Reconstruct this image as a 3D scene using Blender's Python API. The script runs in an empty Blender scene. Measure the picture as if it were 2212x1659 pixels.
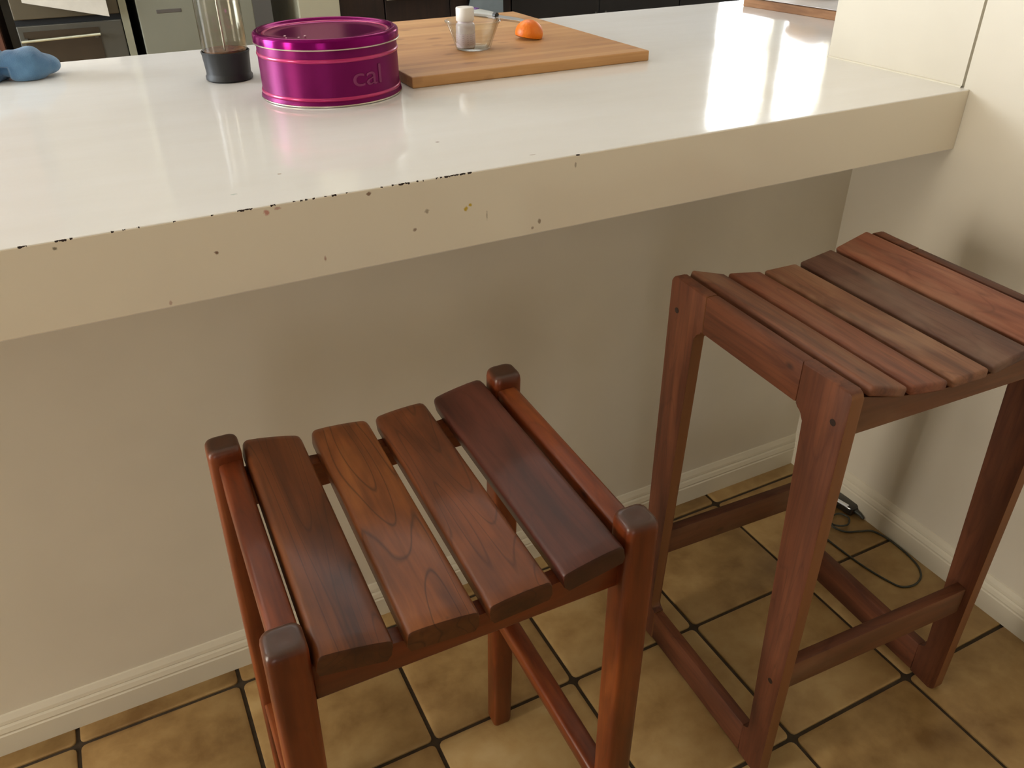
import bpy, bmesh, math, random
from mathutils import Vector, Matrix, noise
PI = math.pi
C = bpy.context.scene.collection
random.seed(4)

# ------------------------------------------------------------------ helpers
def lin(c):
    return tuple(((v/255)/12.92 if v/255 <= .04045 else ((v/255+.055)/1.055)**2.4) for v in c) + (1,)

def link_mesh(name, bm, mat, parent=None, smooth=None):
    bmesh.ops.recalc_face_normals(bm, faces=bm.faces)
    me = bpy.data.meshes.new(name)
    if smooth is not None:
        for f in bm.faces: f.smooth = True
    bm.to_mesh(me); bm.free()
    o = bpy.data.objects.new(name, me); C.objects.link(o)
    for m in (mat if isinstance(mat, (list, tuple)) else [mat]): me.materials.append(m)
    if smooth is not None: me.set_sharp_from_angle(angle=math.radians(smooth))
    if parent: o.parent = parent
    return o

def empty(name, loc=(0, 0, 0), rz=0):
    o = bpy.data.objects.new(name, None); C.objects.link(o)
    o.location = loc; o.rotation_euler = (0, 0, rz); o.empty_display_size = .05
    return o

def tag(o, label, cat, group=None):
    o['label'] = label; o['category'] = cat
    if group: o['group'] = group
    return o

def struct(name, bm, mat, smooth=None):
    o = link_mesh(name, bm, mat, None, smooth); o['kind'] = 'structure'; return o

def hexa(bm, pts, bev=0, seg=2):
    """pts: 8 corners, bottom ring of four then top ring of four"""
    v = [bm.verts.new(p) for p in pts]
    fs = [bm.faces.new([v[i] for i in q]) for q in ((3,2,1,0),(4,5,6,7),(0,1,5,4),(1,2,6,5),(2,3,7,6),(3,0,4,7))]
    if bev:
        es = list({e for f in fs for e in f.edges})
        bmesh.ops.bevel(bm, geom=es, offset=bev, segments=seg, profile=.5, affect='EDGES', clamp_overlap=True)

def box(bm, x0, x1, y0, y1, z0, z1, bev=0, seg=2):
    hexa(bm, [(x0,y0,z0),(x1,y0,z0),(x1,y1,z0),(x0,y1,z0),(x0,y0,z1),(x1,y0,z1),(x1,y1,z1),(x0,y1,z1)], bev, seg)

def prism(bm, poly, fn, a, b, bev=0, seg=2):
    """poly: 2D outline; fn(u,v,t) -> 3D; extruded from a to b"""
    A = [bm.verts.new(fn(u, v, a)) for u, v in poly]; B = [bm.verts.new(fn(u, v, b)) for u, v in poly]
    n = len(poly)
    fa = bm.faces.new(A); fb = bm.faces.new(B[::-1])
    for i in range(n): bm.faces.new((A[i], B[i], B[(i+1) % n], A[(i+1) % n]))
    if bev:
        es = list(set(fa.edges) | set(fb.edges))
        bmesh.ops.bevel(bm, geom=es, offset=bev, segments=seg, profile=.5, affect='EDGES', clamp_overlap=True)

def lathe(bm, prof, n=64, cx=0, cy=0, close=True):
    rings = []
    for r, z in prof:
        if r < 1e-6: rings.append([bm.verts.new((cx, cy, z))])
        else: rings.append([bm.verts.new((cx+r*math.cos(2*PI*i/n), cy+r*math.sin(2*PI*i/n), z)) for i in range(n)])
    for a, b in zip(rings, rings[1:]):
        for i in range(n):
            j = (i+1) % n
            if len(a) == 1 and len(b) == 1: continue
            if len(a) == 1: bm.faces.new((a[0], b[i], b[j]))
            elif len(b) == 1: bm.faces.new((a[i], a[j], b[0]))
            else: bm.faces.new((a[i], a[j], b[j], b[i]))
    if close:
        for r in (rings[0], rings[-1]):
            if len(r) > 1: bm.faces.new(r)

def tube(bm, pts, rad, n=8):
    pts = [Vector(p) for p in pts]; prev = None; rings = []
    for i, p in enumerate(pts):
        t = (pts[min(i+1, len(pts)-1)] - pts[max(i-1, 0)]).normalized()
        u = t.orthogonal().normalized() if prev is None else (prev - t*prev.dot(t)).normalized()
        prev = u; w = t.cross(u)
        r = rad if not callable(rad) else rad(i/(len(pts)-1))
        rings.append([bm.verts.new(p + r*(math.cos(2*PI*k/n)*u + math.sin(2*PI*k/n)*w)) for k in range(n)])
    for a, b in zip(rings, rings[1:]):
        for k in range(n): bm.faces.new((a[k], a[(k+1) % n], b[(k+1) % n], b[k]))
    bm.faces.new(rings[0][::-1]); bm.faces.new(rings[-1])

def spline(pts, m=8):
    P = [Vector(p) for p in pts]; out = []
    for i in range(len(P)-1):
        a, b, c, d = P[max(i-1, 0)], P[i], P[i+1], P[min(i+2, len(P)-1)]
        for k in range(m):
            t = k/m
            out.append(.5*((2*b)+(c-a)*t+(2*a-5*b+4*c-d)*t*t+(3*b-a-3*c+d)*t**3))
    return out+[P[-1]]

# ------------------------------------------------------------------ materials
class N:
    def __init__(s, name):
        s.m = bpy.data.materials.new(name); s.m.use_nodes = True
        s.t = s.m.node_tree; s.b = s.t.nodes['Principled BSDF']
    def new(s, typ, **kw):
        n = s.t.nodes.new(typ)
        for k, v in kw.items(): setattr(n, k, v)
        return n
    def lk(s, a, b): s.t.links.new(a, b)
    def set(s, sock, v):
        if hasattr(v, 'is_output'): s.lk(v, sock)
        else: sock.default_value = v
    def obj(s):
        return s.new('ShaderNodeTexCoord').outputs['Object']
    def mapping(s, vec, scale=(1,1,1), loc=(0,0,0)):
        n = s.new('ShaderNodeMapping'); s.lk(vec, n.inputs['Vector'])
        n.inputs['Scale'].default_value = scale; n.inputs['Location'].default_value = loc
        return n.outputs[0]
    def noise(s, vec, scale=5, detail=4, rough=.5, dist=0):
        n = s.new('ShaderNodeTexNoise'); s.lk(vec, n.inputs['Vector'])
        for k, v in (('Scale', scale), ('Detail', detail), ('Roughness', rough), ('Distortion', dist)): n.inputs[k].default_value = v
        return n.outputs['Fac']
    def math(s, op, a, b=0.0, c=0.0):
        n = s.new('ShaderNodeMath', operation=op)
        for i, v in enumerate((a, b, c)): s.set(n.inputs[i], v)
        return n.outputs[0]
    def vmath(s, op, a, b):
        n = s.new('ShaderNodeVectorMath', operation=op); s.set(n.inputs[0], a); s.set(n.inputs[1], b)
        return n.outputs['Value'] if op in ('LENGTH', 'DISTANCE', 'DOT_PRODUCT') else n.outputs[0]
    def ramp(s, fac, stops):
        n = s.new('ShaderNodeValToRGB'); s.lk(fac, n.inputs[0]); e = n.color_ramp.elements
        while len(e) < len(stops): e.new(.5)
        for el, (p, c) in zip(e, stops): el.position = p; el.color = c
        return n.outputs[0]
    def mix(s, fac, a, b, mode='MIX'):
        n = s.new('ShaderNodeMix', data_type='RGBA', blend_type=mode)
        s.set(n.inputs[0], fac); s.set(n.inputs[6], a); s.set(n.inputs[7], b)
        return n.outputs[2]
    def bump(s, h, strength=.2, dist=.002):
        n = s.new('ShaderNodeBump'); s.lk(h, n.inputs['Height'])
        n.inputs['Strength'].default_value = strength; n.inputs['Distance'].default_value = dist
        s.lk(n.outputs[0], s.b.inputs['Normal'])
    def p(s, **kw):
        for k, v in kw.items(): s.set(s.b.inputs[k.replace('_', ' ')], v)
        return s
    def sep(s, vec):
        n = s.new('ShaderNodeSeparateXYZ'); s.lk(vec, n.inputs[0]); return n.outputs

G1 = (1, 1, 1, 1); G0 = (0, 0, 0, 1)

def plain(name, col, rough=.5, var=.06, scale=20, metal=0, coat=0, bump=0):
    n = N(name); v = n.obj(); f = n.noise(v, scale, 3)
    c = lin(col); lo = tuple(x*(1-var) for x in c[:3])+(1,); hi = tuple(min(1, x*(1+var)) for x in c[:3])+(1,)
    n.p(Base_Color=n.ramp(f, [(.3, lo), (.7, hi)]), Roughness=rough, Metallic=metal, Coat_Weight=coat)
    if bump: n.bump(f, bump, .002)
    return n.m

def wood(name, dark, mid, light, axis, rough=.3, coat=0.2, worn=None, rings=1.0):
    n = N(name); v = n.obj()
    rnd = n.new('ShaderNodeObjectInfo').outputs['Random']
    off = n.new('ShaderNodeCombineXYZ'); r1 = n.math('MULTIPLY', rnd, 7.3); r2 = n.math('MULTIPLY', rnd, 3.1)
    n.lk(r1, off.inputs[0]); n.lk(r2, off.inputs[1]); n.lk(r1, off.inputs[2])
    v = n.vmath('ADD', v, off.outputs[0])
    def sc(a, b): return tuple(a if i == axis else b for i in range(3))
    fine = n.noise(n.mapping(v, sc(5, 120)), 1, 5, .6)
    broad = n.noise(n.mapping(v, sc(3, 22)), 1, 4, .55, .4)
    patch = n.noise(n.mapping(v, sc(5, 12)), 1, 3, .6, .3)
    lowf = n.noise(n.mapping(v, sc(1.9, 15)), 1, 1, .4, .1)
    ring = n.math('ABSOLUTE', n.math('SINE', n.math('MULTIPLY', lowf, 40)))
    line = n.ramp(ring, [(0, G1), (.26, G0)])
    col = n.ramp(broad, [(.28, lin(dark)), (.5, lin(mid)), (.72, lin(light))])
    col = n.mix(n.math('MULTIPLY', line, .5*rings), col, tuple(x*.36 for x in lin(dark)[:3])+(1,))
    col = n.mix(n.math('MULTIPLY', n.ramp(fine, [(.45, G0), (.7, G1)]), .35), col, tuple(x*.6 for x in lin(dark)[:3])+(1,))
    if worn:
        col = n.mix(n.math('MULTIPLY', n.ramp(patch, [(.5, G0), (.7, G1)]), .55), col, lin(worn))
    else:
        col = n.mix(n.math('MULTIPLY', n.ramp(patch, [(.5, G0), (.75, G1)]), .55), col, tuple(x*.45 for x in lin(dark)[:3])+(1,))
    knot = n.new('ShaderNodeTexVoronoi', feature='F1'); n.lk(n.mapping(v, sc(7, 12)), knot.inputs['Vector']); knot.inputs['Scale'].default_value = 1
    kn = n.ramp(knot.outputs['Distance'], [(.035, G1), (.09, G0)])
    col = n.mix(n.math('MULTIPLY', kn, .8), col, (.012, .006, .004, 1))
    ro = n.math('MULTIPLY_ADD', broad, .25, rough)
    n.p(Base_Color=col, Roughness=ro, Coat_Weight=coat, Coat_Roughness=.16, Specular_IOR_Level=.38)
    n.bump(n.math('MULTIPLY_ADD', fine, .5, n.math('MULTIPLY', broad, .5)), .18, .001)
    return n.m

RED = dict(dark=(70, 31, 14), mid=(112, 58, 28), light=(140, 82, 44))
REDF = dict(dark=(76, 28, 9), mid=(124, 56, 22), light=(154, 82, 36))
RM = [wood('oiled_red_wood_x', **REDF, axis=0, rough=.3, rings=.4), wood('oiled_red_wood_y', **REDF, axis=1, rough=.3, rings=.4), wood('oiled_red_wood_z', **REDF, axis=2, rough=.28, rings=.3)]
RS = [wood('slat_wood_a', (66,30,13), (106,55,25), (130,74,35), 1, .3),
      wood('slat_wood_b', (74,36,15), (124,68,31), (152,90,43), 1, .3, rings=1.3),
      wood('slat_wood_c', (70,34,16), (116,62,31), (140,80,42), 1, .32),
      wood('slat_wood_d', (56,24,18), (86,42,31), (104,54,40), 1, .3, rings=.35)]
BR = dict(dark=(62, 30, 16), mid=(102, 56, 34), light=(126, 74, 46))
BM = [wood('weathered_wood_x', **BR, axis=0, rough=.5, coat=.05, worn=(132, 100, 76), rings=.5),
      wood('weathered_wood_y', **BR, axis=1, rough=.5, coat=.05, worn=(96, 58, 38), rings=.4),
      wood('weathered_wood_z', **BR, axis=2, rough=.5, coat=.05, worn=(98, 58, 36), rings=.4)]
BS = [wood('seat_wood_a', (84,46,30), (126,78,54), (146,98,70), 1, .45, .1, (150,116,88), .5),
      wood('seat_wood_b', (88,42,26), (130,74,50), (150,94,66), 1, .45, .1, (146,104,78), .5),
      wood('seat_wood_c', (88,50,34), (136,90,64), (160,116,86), 1, .45, .1, (170,134,104), .5),
      wood('seat_wood_d', (66,38,30), (102,68,54), (124,90,72), 1, .45, .1, (134,108,90), .5),
      wood('seat_wood_e', (98,48,32), (140,84,60), (160,106,80), 1, .45, .1, (152,112,86), .5)]

def endgrain(m, z0, z1, dark):
    t = m.node_tree; b = t.nodes['Principled BSDF']; src = b.inputs['Base Color'].links[0].from_socket
    tc = t.nodes.new('ShaderNodeTexCoord'); sp = t.nodes.new('ShaderNodeSeparateXYZ'); t.links.new(tc.outputs['Object'], sp.inputs[0])
    mr = t.nodes.new('ShaderNodeMapRange'); mr.inputs[1].default_value = z0; mr.inputs[2].default_value = z1; t.links.new(sp.outputs[2], mr.inputs[0])
    mx = t.nodes.new('ShaderNodeMix'); mx.data_type = 'RGBA'; t.links.new(mr.outputs[0], mx.inputs[0]); t.links.new(src, mx.inputs[6]); mx.inputs[7].default_value = lin(dark)
    t.links.new(mx.outputs[2], b.inputs['Base Color']); return m
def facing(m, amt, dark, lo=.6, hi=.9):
    # different tone on faces that look towards -y in the thing's own frame (slat end grain, worn frame fronts, painted post shade, darker aprons)
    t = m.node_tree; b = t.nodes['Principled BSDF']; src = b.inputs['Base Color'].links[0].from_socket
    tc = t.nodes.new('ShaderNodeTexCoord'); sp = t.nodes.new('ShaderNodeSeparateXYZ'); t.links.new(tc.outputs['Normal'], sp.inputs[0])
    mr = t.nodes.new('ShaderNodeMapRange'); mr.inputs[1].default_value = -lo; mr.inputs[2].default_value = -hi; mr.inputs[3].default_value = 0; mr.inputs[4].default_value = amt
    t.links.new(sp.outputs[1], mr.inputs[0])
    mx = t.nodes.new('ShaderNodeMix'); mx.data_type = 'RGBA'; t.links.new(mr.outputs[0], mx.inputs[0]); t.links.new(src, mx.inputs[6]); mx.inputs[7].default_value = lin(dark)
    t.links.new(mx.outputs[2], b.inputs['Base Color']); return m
POSTW = endgrain(wood('oiled_post_wood', **REDF, axis=2, rough=.26, rings=.3), .790, .7985, (66, 42, 30))
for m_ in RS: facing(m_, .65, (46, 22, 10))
facing(POSTW, .45, (78, 32, 10))  # shade on the post fronts, painted into the wood colour
facing(RM[0], .35, (84, 34, 12))  # darker tone on the apron fronts
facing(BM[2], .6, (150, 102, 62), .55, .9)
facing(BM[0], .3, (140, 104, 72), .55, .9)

def paint(name, col, rough=.55, var=.05):
    n = N(name); v = n.obj()
    f = n.noise(v, 2.5, 3, .6)
    c = lin(col)
    n.p(Base_Color=n.ramp(f, [(.3, tuple(x*(1-var) for x in c[:3])+(1,)), (.7, tuple(min(1, x*(1+var)) for x in c[:3])+(1,))]), Roughness=rough)
    return n.m
WALL = paint('cream_wall_paint', (227, 219, 202))
WALLK = paint('kitchen_wall_paint', (224, 224, 222))
TRIM = paint('gloss_trim_paint', (228, 220, 200), .35, .03)
CEIL = paint('ceiling_paint', (235, 230, 218), .8)

def counter_mat():
    n = N('white_painted_counter'); v = n.obj(); X = n.sep(v)
    f = n.noise(n.mapping(v, (1.2, 5, 5)), 2.0, 4, .6)
    col = n.ramp(f, [(.3, lin((240, 236, 230))), (.7, lin((244, 241, 237)))])
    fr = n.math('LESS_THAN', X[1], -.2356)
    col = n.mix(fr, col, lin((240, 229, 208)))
    # stains and paint chips
    wn_ = n.noise(v, 260, 2)
    def blot(col, pt, r, c, amt=.8, stretch=(1, 1, 1)):
        d = n.vmath('DISTANCE', n.mapping(n.vmath('ADD', v, tuple(-q for q in pt)), tuple(1/q for q in stretch)), (0, 0, 0))
        wob = n.math('MULTIPLY_ADD', wn_, r*1.3, -r*.65)
        m = n.ramp(n.math('DIVIDE', n.math('ADD', d, wob), r), [(.5, (amt,)*3+(1,)), (1.0, G0)])
        return n.mix(m, col, lin(c))
    F = -.236
    for pt, r, c, amt, st in [((-1.074, F, 1.006), .0035, (205, 170, 30), .95, (1, 1, 1.3)), ((-1.067, F, 1.011), .003, (205, 170, 30), .95, (1.4, 1, 1)),
        ((-1.361, F, 1.050), .005, (190, 95, 85), .7, (1, 1, 1)), ((-1.346, F, 1.054), .004, (185, 120, 105), .6, (1.4, 1, .7)),
        ((-1.616, F, 1.050), .003, (90, 80, 60), .8, (1, 1, 1)), ((-1.434, F, 1.008), .0032, (110, 75, 55), .9, (1, 1, 1)),
        ((-1.157, F, .989), .0036, (140, 110, 90), .8, (1, 1, 1)), ((-1.136, F, 1.013), .004, (150, 132, 108), .7, (1, 1, 1)),
        ((-1.292, F, .971), .0034, (165, 110, 85), .7, (.7, 1, 1.4)), ((-.950, F, .964), .0035, (140, 120, 98), .8, (.8, 1, 1.3)),
        ((-.962, F, .955), .003, (150, 128, 104), .7, (1, 1, 1)), ((-1.22, F, 1.053), .0038, (120, 85, 65), .85, (1.2, 1, .8)),
        ((-1.504, F, .951), .003, (175, 130, 110), .6, (.8, 1, 1.5)), ((-.887, F, 1.044), .0035, (150, 132, 110), .7, (.5, 1, 1.6)),
        ((-1.04, F, .99), .003, (150, 136, 110), .6, (.5, 1, 3)), ((-1.313, -.112, 1.06), .0032, (175, 150, 125), .8, (1, 1, 1)),
        ((-1.048, -.071, 1.06), .004, (150, 125, 110), .8, (1, 1, 1)), ((-.946, -.205, 1.06), .004, (190, 170, 160), .6, (1.6, .7, 1)),
        ((-1.39, -.17, 1.06), .004, (190, 200, 190), .6, (1.5, .8, 1))]:
        col = blot(col, pt, r, c, amt, st)
    # chipped front arris: dark slivers along the edge
    dash = [(-1.6567, -1.6459), (-1.6155, -1.6009), (-1.5988, -1.5968), (-1.5521, -1.55), (-1.5378, -1.5351), (-1.5211, -1.5184), (-1.4777, -1.4749), (-1.4312, -1.4283), (-1.3979, -1.3794), (-1.3553, -1.3504), (-1.3251, -1.322), (-1.3164, -1.3139), (-1.3114, -1.3063), (-1.3013, -1.2962),
            (-1.2905, -1.2886), (-1.2822, -1.2803), (-1.2738, -1.268), (-1.255, -1.2511), (-1.2033, -1.1992), (-1.1856, -1.1808), (-1.1774, -1.1594), (-1.1511, -1.1476), (-1.1399, -1.1356), (-1.1193, -1.1172), (-1.1136, -1.1107), (-1.1057, -1.1014), (-1.0999, -1.0744), (-1.0708, -1.0641), (-.8878, -.8804)]
    e1 = n.math('ABSOLUTE', n.math('ADD', X[1], .236)); e2 = n.math('ABSOLUTE', n.math('SUBTRACT', X[2], 1.0595))
    wob = n.math('MULTIPLY_ADD', wn_, .0045, -.0006)
    edge = n.math('LESS_THAN', n.math('ADD', e1, e2), wob)
    tot = None
    for part in (dash[:14], dash[14:]):
        u = n.math('MULTIPLY', n.math('ADD', X[0], 1.7), 1/.85)
        st_ = [(0, G0)]
        for a, b in part: st_ += [((a+1.7)/.85, G1), ((b+1.7)/.85, G0)]
        r_ = n.ramp(u, st_); r_.node.color_ramp.interpolation = 'CONSTANT'
        g_ = n.new('ShaderNodeRGBToBW'); n.lk(r_, g_.inputs[0])
        tot = g_.outputs[0] if tot is None else n.math('MAXIMUM', tot, g_.outputs[0])
    col = n.mix(n.math('MULTIPLY', edge, tot), col, lin((44, 30, 30)))
    n.p(Base_Color=col, Roughness=n.math('MULTIPLY_ADD', f, .08, .05), IOR=1.5)
    n.bump(n.noise(n.mapping(v, (9, 14, 9)), 1, 3, .6), .05, .004)
    return n.m

def tile_mats():
    n = N('ochre_floor_tile'); v = n.obj()
    a = n.noise(n.mapping(v, (1, 1, 1)), 14, 5, .6, .2); b = n.noise(n.mapping(v, (1, 1.6, 1)), 4.5, 4, .55, .1)
    w = n.vmath('FLOOR', n.mapping(v, (1/.31, 1/.31, 0), (.309/.31, .055/.31, 0)), (0, 0, 0))
    wn = n.new('ShaderNodeTexWhiteNoise', noise_dimensions='3D'); n.lk(w, wn.inputs['Vector'])
    t = n.math('MULTIPLY_ADD', wn.outputs['Value'], .16, -.08)
    f = n.math('ADD', n.math('MULTIPLY_ADD', b, .5, n.math('MULTIPLY', a, .5)), t)
    col = n.ramp(f, [(.28, lin((132, 99, 56))), (.44, lin((166, 133, 84))), (.56, lin((182, 151, 100))), (.75, lin((196, 169, 122)))])
    n.p(Base_Color=col, Roughness=n.math('MULTIPLY_ADD', a, .25, .32))
    n.bump(n.noise(v, 16, 1), .1, .003)
    return [plain('dark_grout', (64, 52, 38), .9, .2, 60, bump=.3), n.m]

def glass(name, tint=(.97, .97, .95, 1), edge=(.55, .55, .5, 1), gloss=.5):
    """thin clear glass: tinted see-through that darkens at the rim, with reflections rising at grazing angles"""
    n = N(name); out = n.t.nodes['Material Output']
    lw = n.new('ShaderNodeLayerWeight'); lw.inputs['Blend'].default_value = .35
    tr = n.new('ShaderNodeBsdfTransparent'); gl = n.new('ShaderNodeBsdfGlossy'); gl.inputs['Roughness'].default_value = .04
    f3 = n.math('POWER', lw.outputs['Facing'], 2.2)
    sm = n.math('MULTIPLY_ADD', n.noise(n.obj(), 14, 3), .08, .0)
    n.lk(n.mix(f3, tint, edge), tr.inputs['Color'])
    mx = n.new('ShaderNodeMixShader'); n.lk(n.math('ADD', n.math('MULTIPLY', f3, gloss), sm), mx.inputs[0])
    n.lk(tr.outputs[0], mx.inputs[1]); n.lk(gl.outputs[0], mx.inputs[2]); n.lk(mx.outputs[0], out.inputs['Surface'])
    return n.m

def window_glass():
    n = N('window_pane_glass'); out = n.t.nodes['Material Output']
    tr = n.new('ShaderNodeBsdfTransparent'); gl = n.new('ShaderNodeBsdfGlossy'); gl.inputs['Roughness'].default_value = .02
    mx = n.new('ShaderNodeMixShader'); f = n.noise(n.obj(), 3, 2)
    n.lk(n.math('MULTIPLY', f, .1), mx.inputs[0]); n.lk(tr.outputs[0], mx.inputs[1]); n.lk(gl.outputs[0], mx.inputs[2])
    n.lk(mx.outputs[0], out.inputs['Surface'])
    return n.m

# ------------------------------------------------------------------ setting
# floor: tiles with rounded arrises on a grout bed, one mesh
T = .31; X0 = -.309; Y0 = -.055
bm = bmesh.new()
v = [bm.verts.new(q) for q in ((-4, -4, -.004), (3.9, -4, -.004), (3.9, 3.6, -.004), (-4, 3.6, -.004))]
bm.faces.new(v).material_index = 0
def tile(x0, x1, y0, y1):
    def ring(ins, z, r):
        o = []
        for cx, cy, a0 in ((x1-ins-r, y1-ins-r, 0), (x0+ins+r, y1-ins-r, 90), (x0+ins+r, y0+ins+r, 180), (x1-ins-r, y0+ins+r, 270)):
            for k in range(4):
                a = math.radians(a0+30*k); o.append(bm.verts.new((cx+r*math.cos(a), cy+r*math.sin(a), z)))
        return o
    A = ring(.0038, -.004, .010); B = ring(.0044, -.0014, .010); D = ring(.0066, 0, .009)
    for P, Q in ((A, B), (B, D)):
        for i in range(16): bm.faces.new((P[i], P[(i+1) % 16], Q[(i+1) % 16], Q[i])).material_index = 1
    bm.faces.new(D).material_index = 1
for i in range(-12, 14):
    for j in range(-13, 12):
        x0 = X0+T*i; x1 = x0+T; y0 = Y0+T*j; y1 = y0+T
        if x1 < -4 or x0 > 3.9: continue
        tile(x0, x1, y0, y1)
struct('floor', bm, tile_mats(), 40)

def wallbox(name, boxes, mat):
    bm = bmesh.new()
    for b in boxes: box(bm, *b)
    return struct(name, bm, mat)
NIB = 0.0
wallbox('wall_counter', [(-4, 0, 0, .12, 0, .944)], WALL)
wallbox('wall_right', [(0, .12, -4, -.2225, 0, 2.5), (.008, .12, -.2225, -.2165, 0, 2.5), (0, .12, -.2225, .12, 0, .944)], WALL)
bm = bmesh.new(); box(bm, NIB, .12, -.2165, .135, 1.06, 2.5)
struct('wall_nib', bm, WALL)
bm = bmesh.new(); tube(bm, [(NIB, -.2165, 1.0600), (NIB, .135, 1.0600)], .0035, 12)
struct('trim_1', bm, TRIM, 60)
LY0, LY1, LZ0, LZ1 = -.60, -.05, .3, 2.0
wallbox('wall_left', [(-4.12, -4, -4, LY0, 0, 2.5), (-4.12, -4, LY1, 1.2, 0, 2.5), (-4.12, -4, LY0, LY1, 0, LZ0), (-4.12, -4, LY0, LY1, LZ1, 2.5), (-4.12, -4, 2.4, 3.6, 0, 2.5), (-4.12, -4, 1.2, 2.4, 0, .9), (-4.12, -4, 1.2, 2.4, 2.2, 2.5)], WALLK)
# dining room wall behind the camera, with an added window for front fill light
DX0, DX1, DZ0, DZ1 = -3.85, -2.65, .5, 2.15
wallbox('wall_front', [(-4.12, DX0, -4.12, -4, 0, 2.5), (DX1, .12, -4.12, -4, 0, 2.5), (DX0, DX1, -4.12, -4, 0, DZ0), (DX0, DX1, -4.12, -4, DZ1, 2.5)], WALL)
# kitchen back wall with a window over the bench and a narrow light slot
KX0, KX1, KZ0, KZ1 = 2.45, 3.62, 1.36, 2.36
SX0, SX1 = .10, .145
wallbox('wall_back', [(-4.12, SX0, 3.5, 3.62, 0, 2.5), (SX1, KX0, 3.5, 3.62, 0, 2.5), (KX1, 3.92, 3.5, 3.62, 0, 2.5),
                      (KX0, KX1, 3.5, 3.62, 0, KZ0), (KX0, KX1, 3.5, 3.62, KZ1, 2.5),
                      (SX0, SX1, 3.5, 3.62, 0, 1.72), (SX0, SX1, 3.5, 3.62, 2.2, 2.5)], WALLK)
wallbox('wall_kitchen_right', [(3.8, 3.92, .015, 3.62, 0, 2.5)], WALLK)
wallbox('wall_kitchen_front', [(.12, 3.92, .015, .135, 0, 2.5)], WALLK)
wallbox('ceiling', [(-4.12, 3.92, -4.12, 3.62, 2.5, 2.6)], CEIL)

def window(name, x0, x1, z0, z1, y0, y1, mull, trans, hw=.03):
    bm = bmesh.new(); w = .045
    box(bm, x0, x0+w, y0, y1, z0, z1); box(bm, x1-w, x1, y0, y1, z0, z1)
    box(bm, x0+w, x1-w, y0, y1, z0, z0+w); box(bm, x0+w, x1-w, y0, y1, z1-w, z1)
    for mx in mull: box(bm, mx-hw, mx+hw, y0, y1, z0+w, z1-w)
    for a, b, tz in trans: box(bm, a, b, y0, y1, tz-hw*1.1, tz+hw*1.1)
    o = struct(name, bm, TRIM)
    bm = bmesh.new(); ym = (y0+y1)/2
    box(bm, x0+.01, x1-.01, ym-.002, ym+.002, z0+.01, z1-.01)
    link_mesh('window_pane', bm, window_glass(), o)
    return o
window('window_1', KX0, KX1, KZ0, KZ1, 3.52, 3.58, [3.06], [(KX0+.045, 3.0, 1.80)], .06)
window('fill_window_2', DX0, DX1, DZ0, DZ1, -4.09, -4.03, [-3.25], [])  # unseen window, added to carry the fill from behind the camera
bm = bmesh.new(); box(bm, SX0-.004, SX1+.004, 3.60, 3.604, 1.70, 2.22)
o = struct('window_3', bm, window_glass())

# baseboards with a moulded profile
PROF = [(0, 0), (.015, 0), (.015, .048), (.0128, .0505), (.0128, .053), (.0145, .056), (.0115, .066), (.008, .070), (.0095, .0725), (.008, .079), (.003, .090), (0, .091)]
bm = bmesh.new(); prism(bm, PROF, lambda u, z, t: (t, -u, z), -4, 0.0)
struct('baseboard_counter', bm, TRIM)
bm = bmesh.new(); prism(bm, [(u*.75, z) for u, z in PROF], lambda u, z, t: (-u, t, z), -4, -.0002)
struct('baseboard_right', bm, TRIM)

# ------------------------------------------------------------------ the counter
ZT = 1.06
ct = empty('breakfast_bar', (0, 0, 0))
tag(ct, 'long white painted breakfast bar with chipped front edge and thick overhanging top', 'counter')
bm = bmesh.new()
poly = [(-4, -.236), (-.0005, -.236), (-.0005, -.2185), (.1, -.2185), (.1, .1352), (2.2, .1352), (2.2, .95), (-4, .95)]
prism(bm, poly, lambda u, w, t: (u, w, t), .944, ZT, .0022, 2)
link_mesh('countertop', bm, counter_mat(), ct)

# ------------------------------------------------------------------ stool with corner posts (left)
def seatz(x, half, zmin, rise): return zmin + rise*(x/half)**2

def slat(bm, xa, za, xb, zb, y0, y1, th, bev):
    d = Vector((xb-xa, 0, zb-za)).normalized(); nrm = Vector((d.z, 0, -d.x))*th   # points down
    A = Vector((xa, 0, za)); B = Vector((xb, 0, zb))
    pts = []
    for P, y in ((A+nrm, y0), (B+nrm, y0), (B+nrm, y1), (A+nrm, y1), (A, y0), (B, y0), (B, y1), (A, y1)):
        pts.append((P.x, y, P.z))
    hexa(bm, pts, bev, 3)

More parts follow.
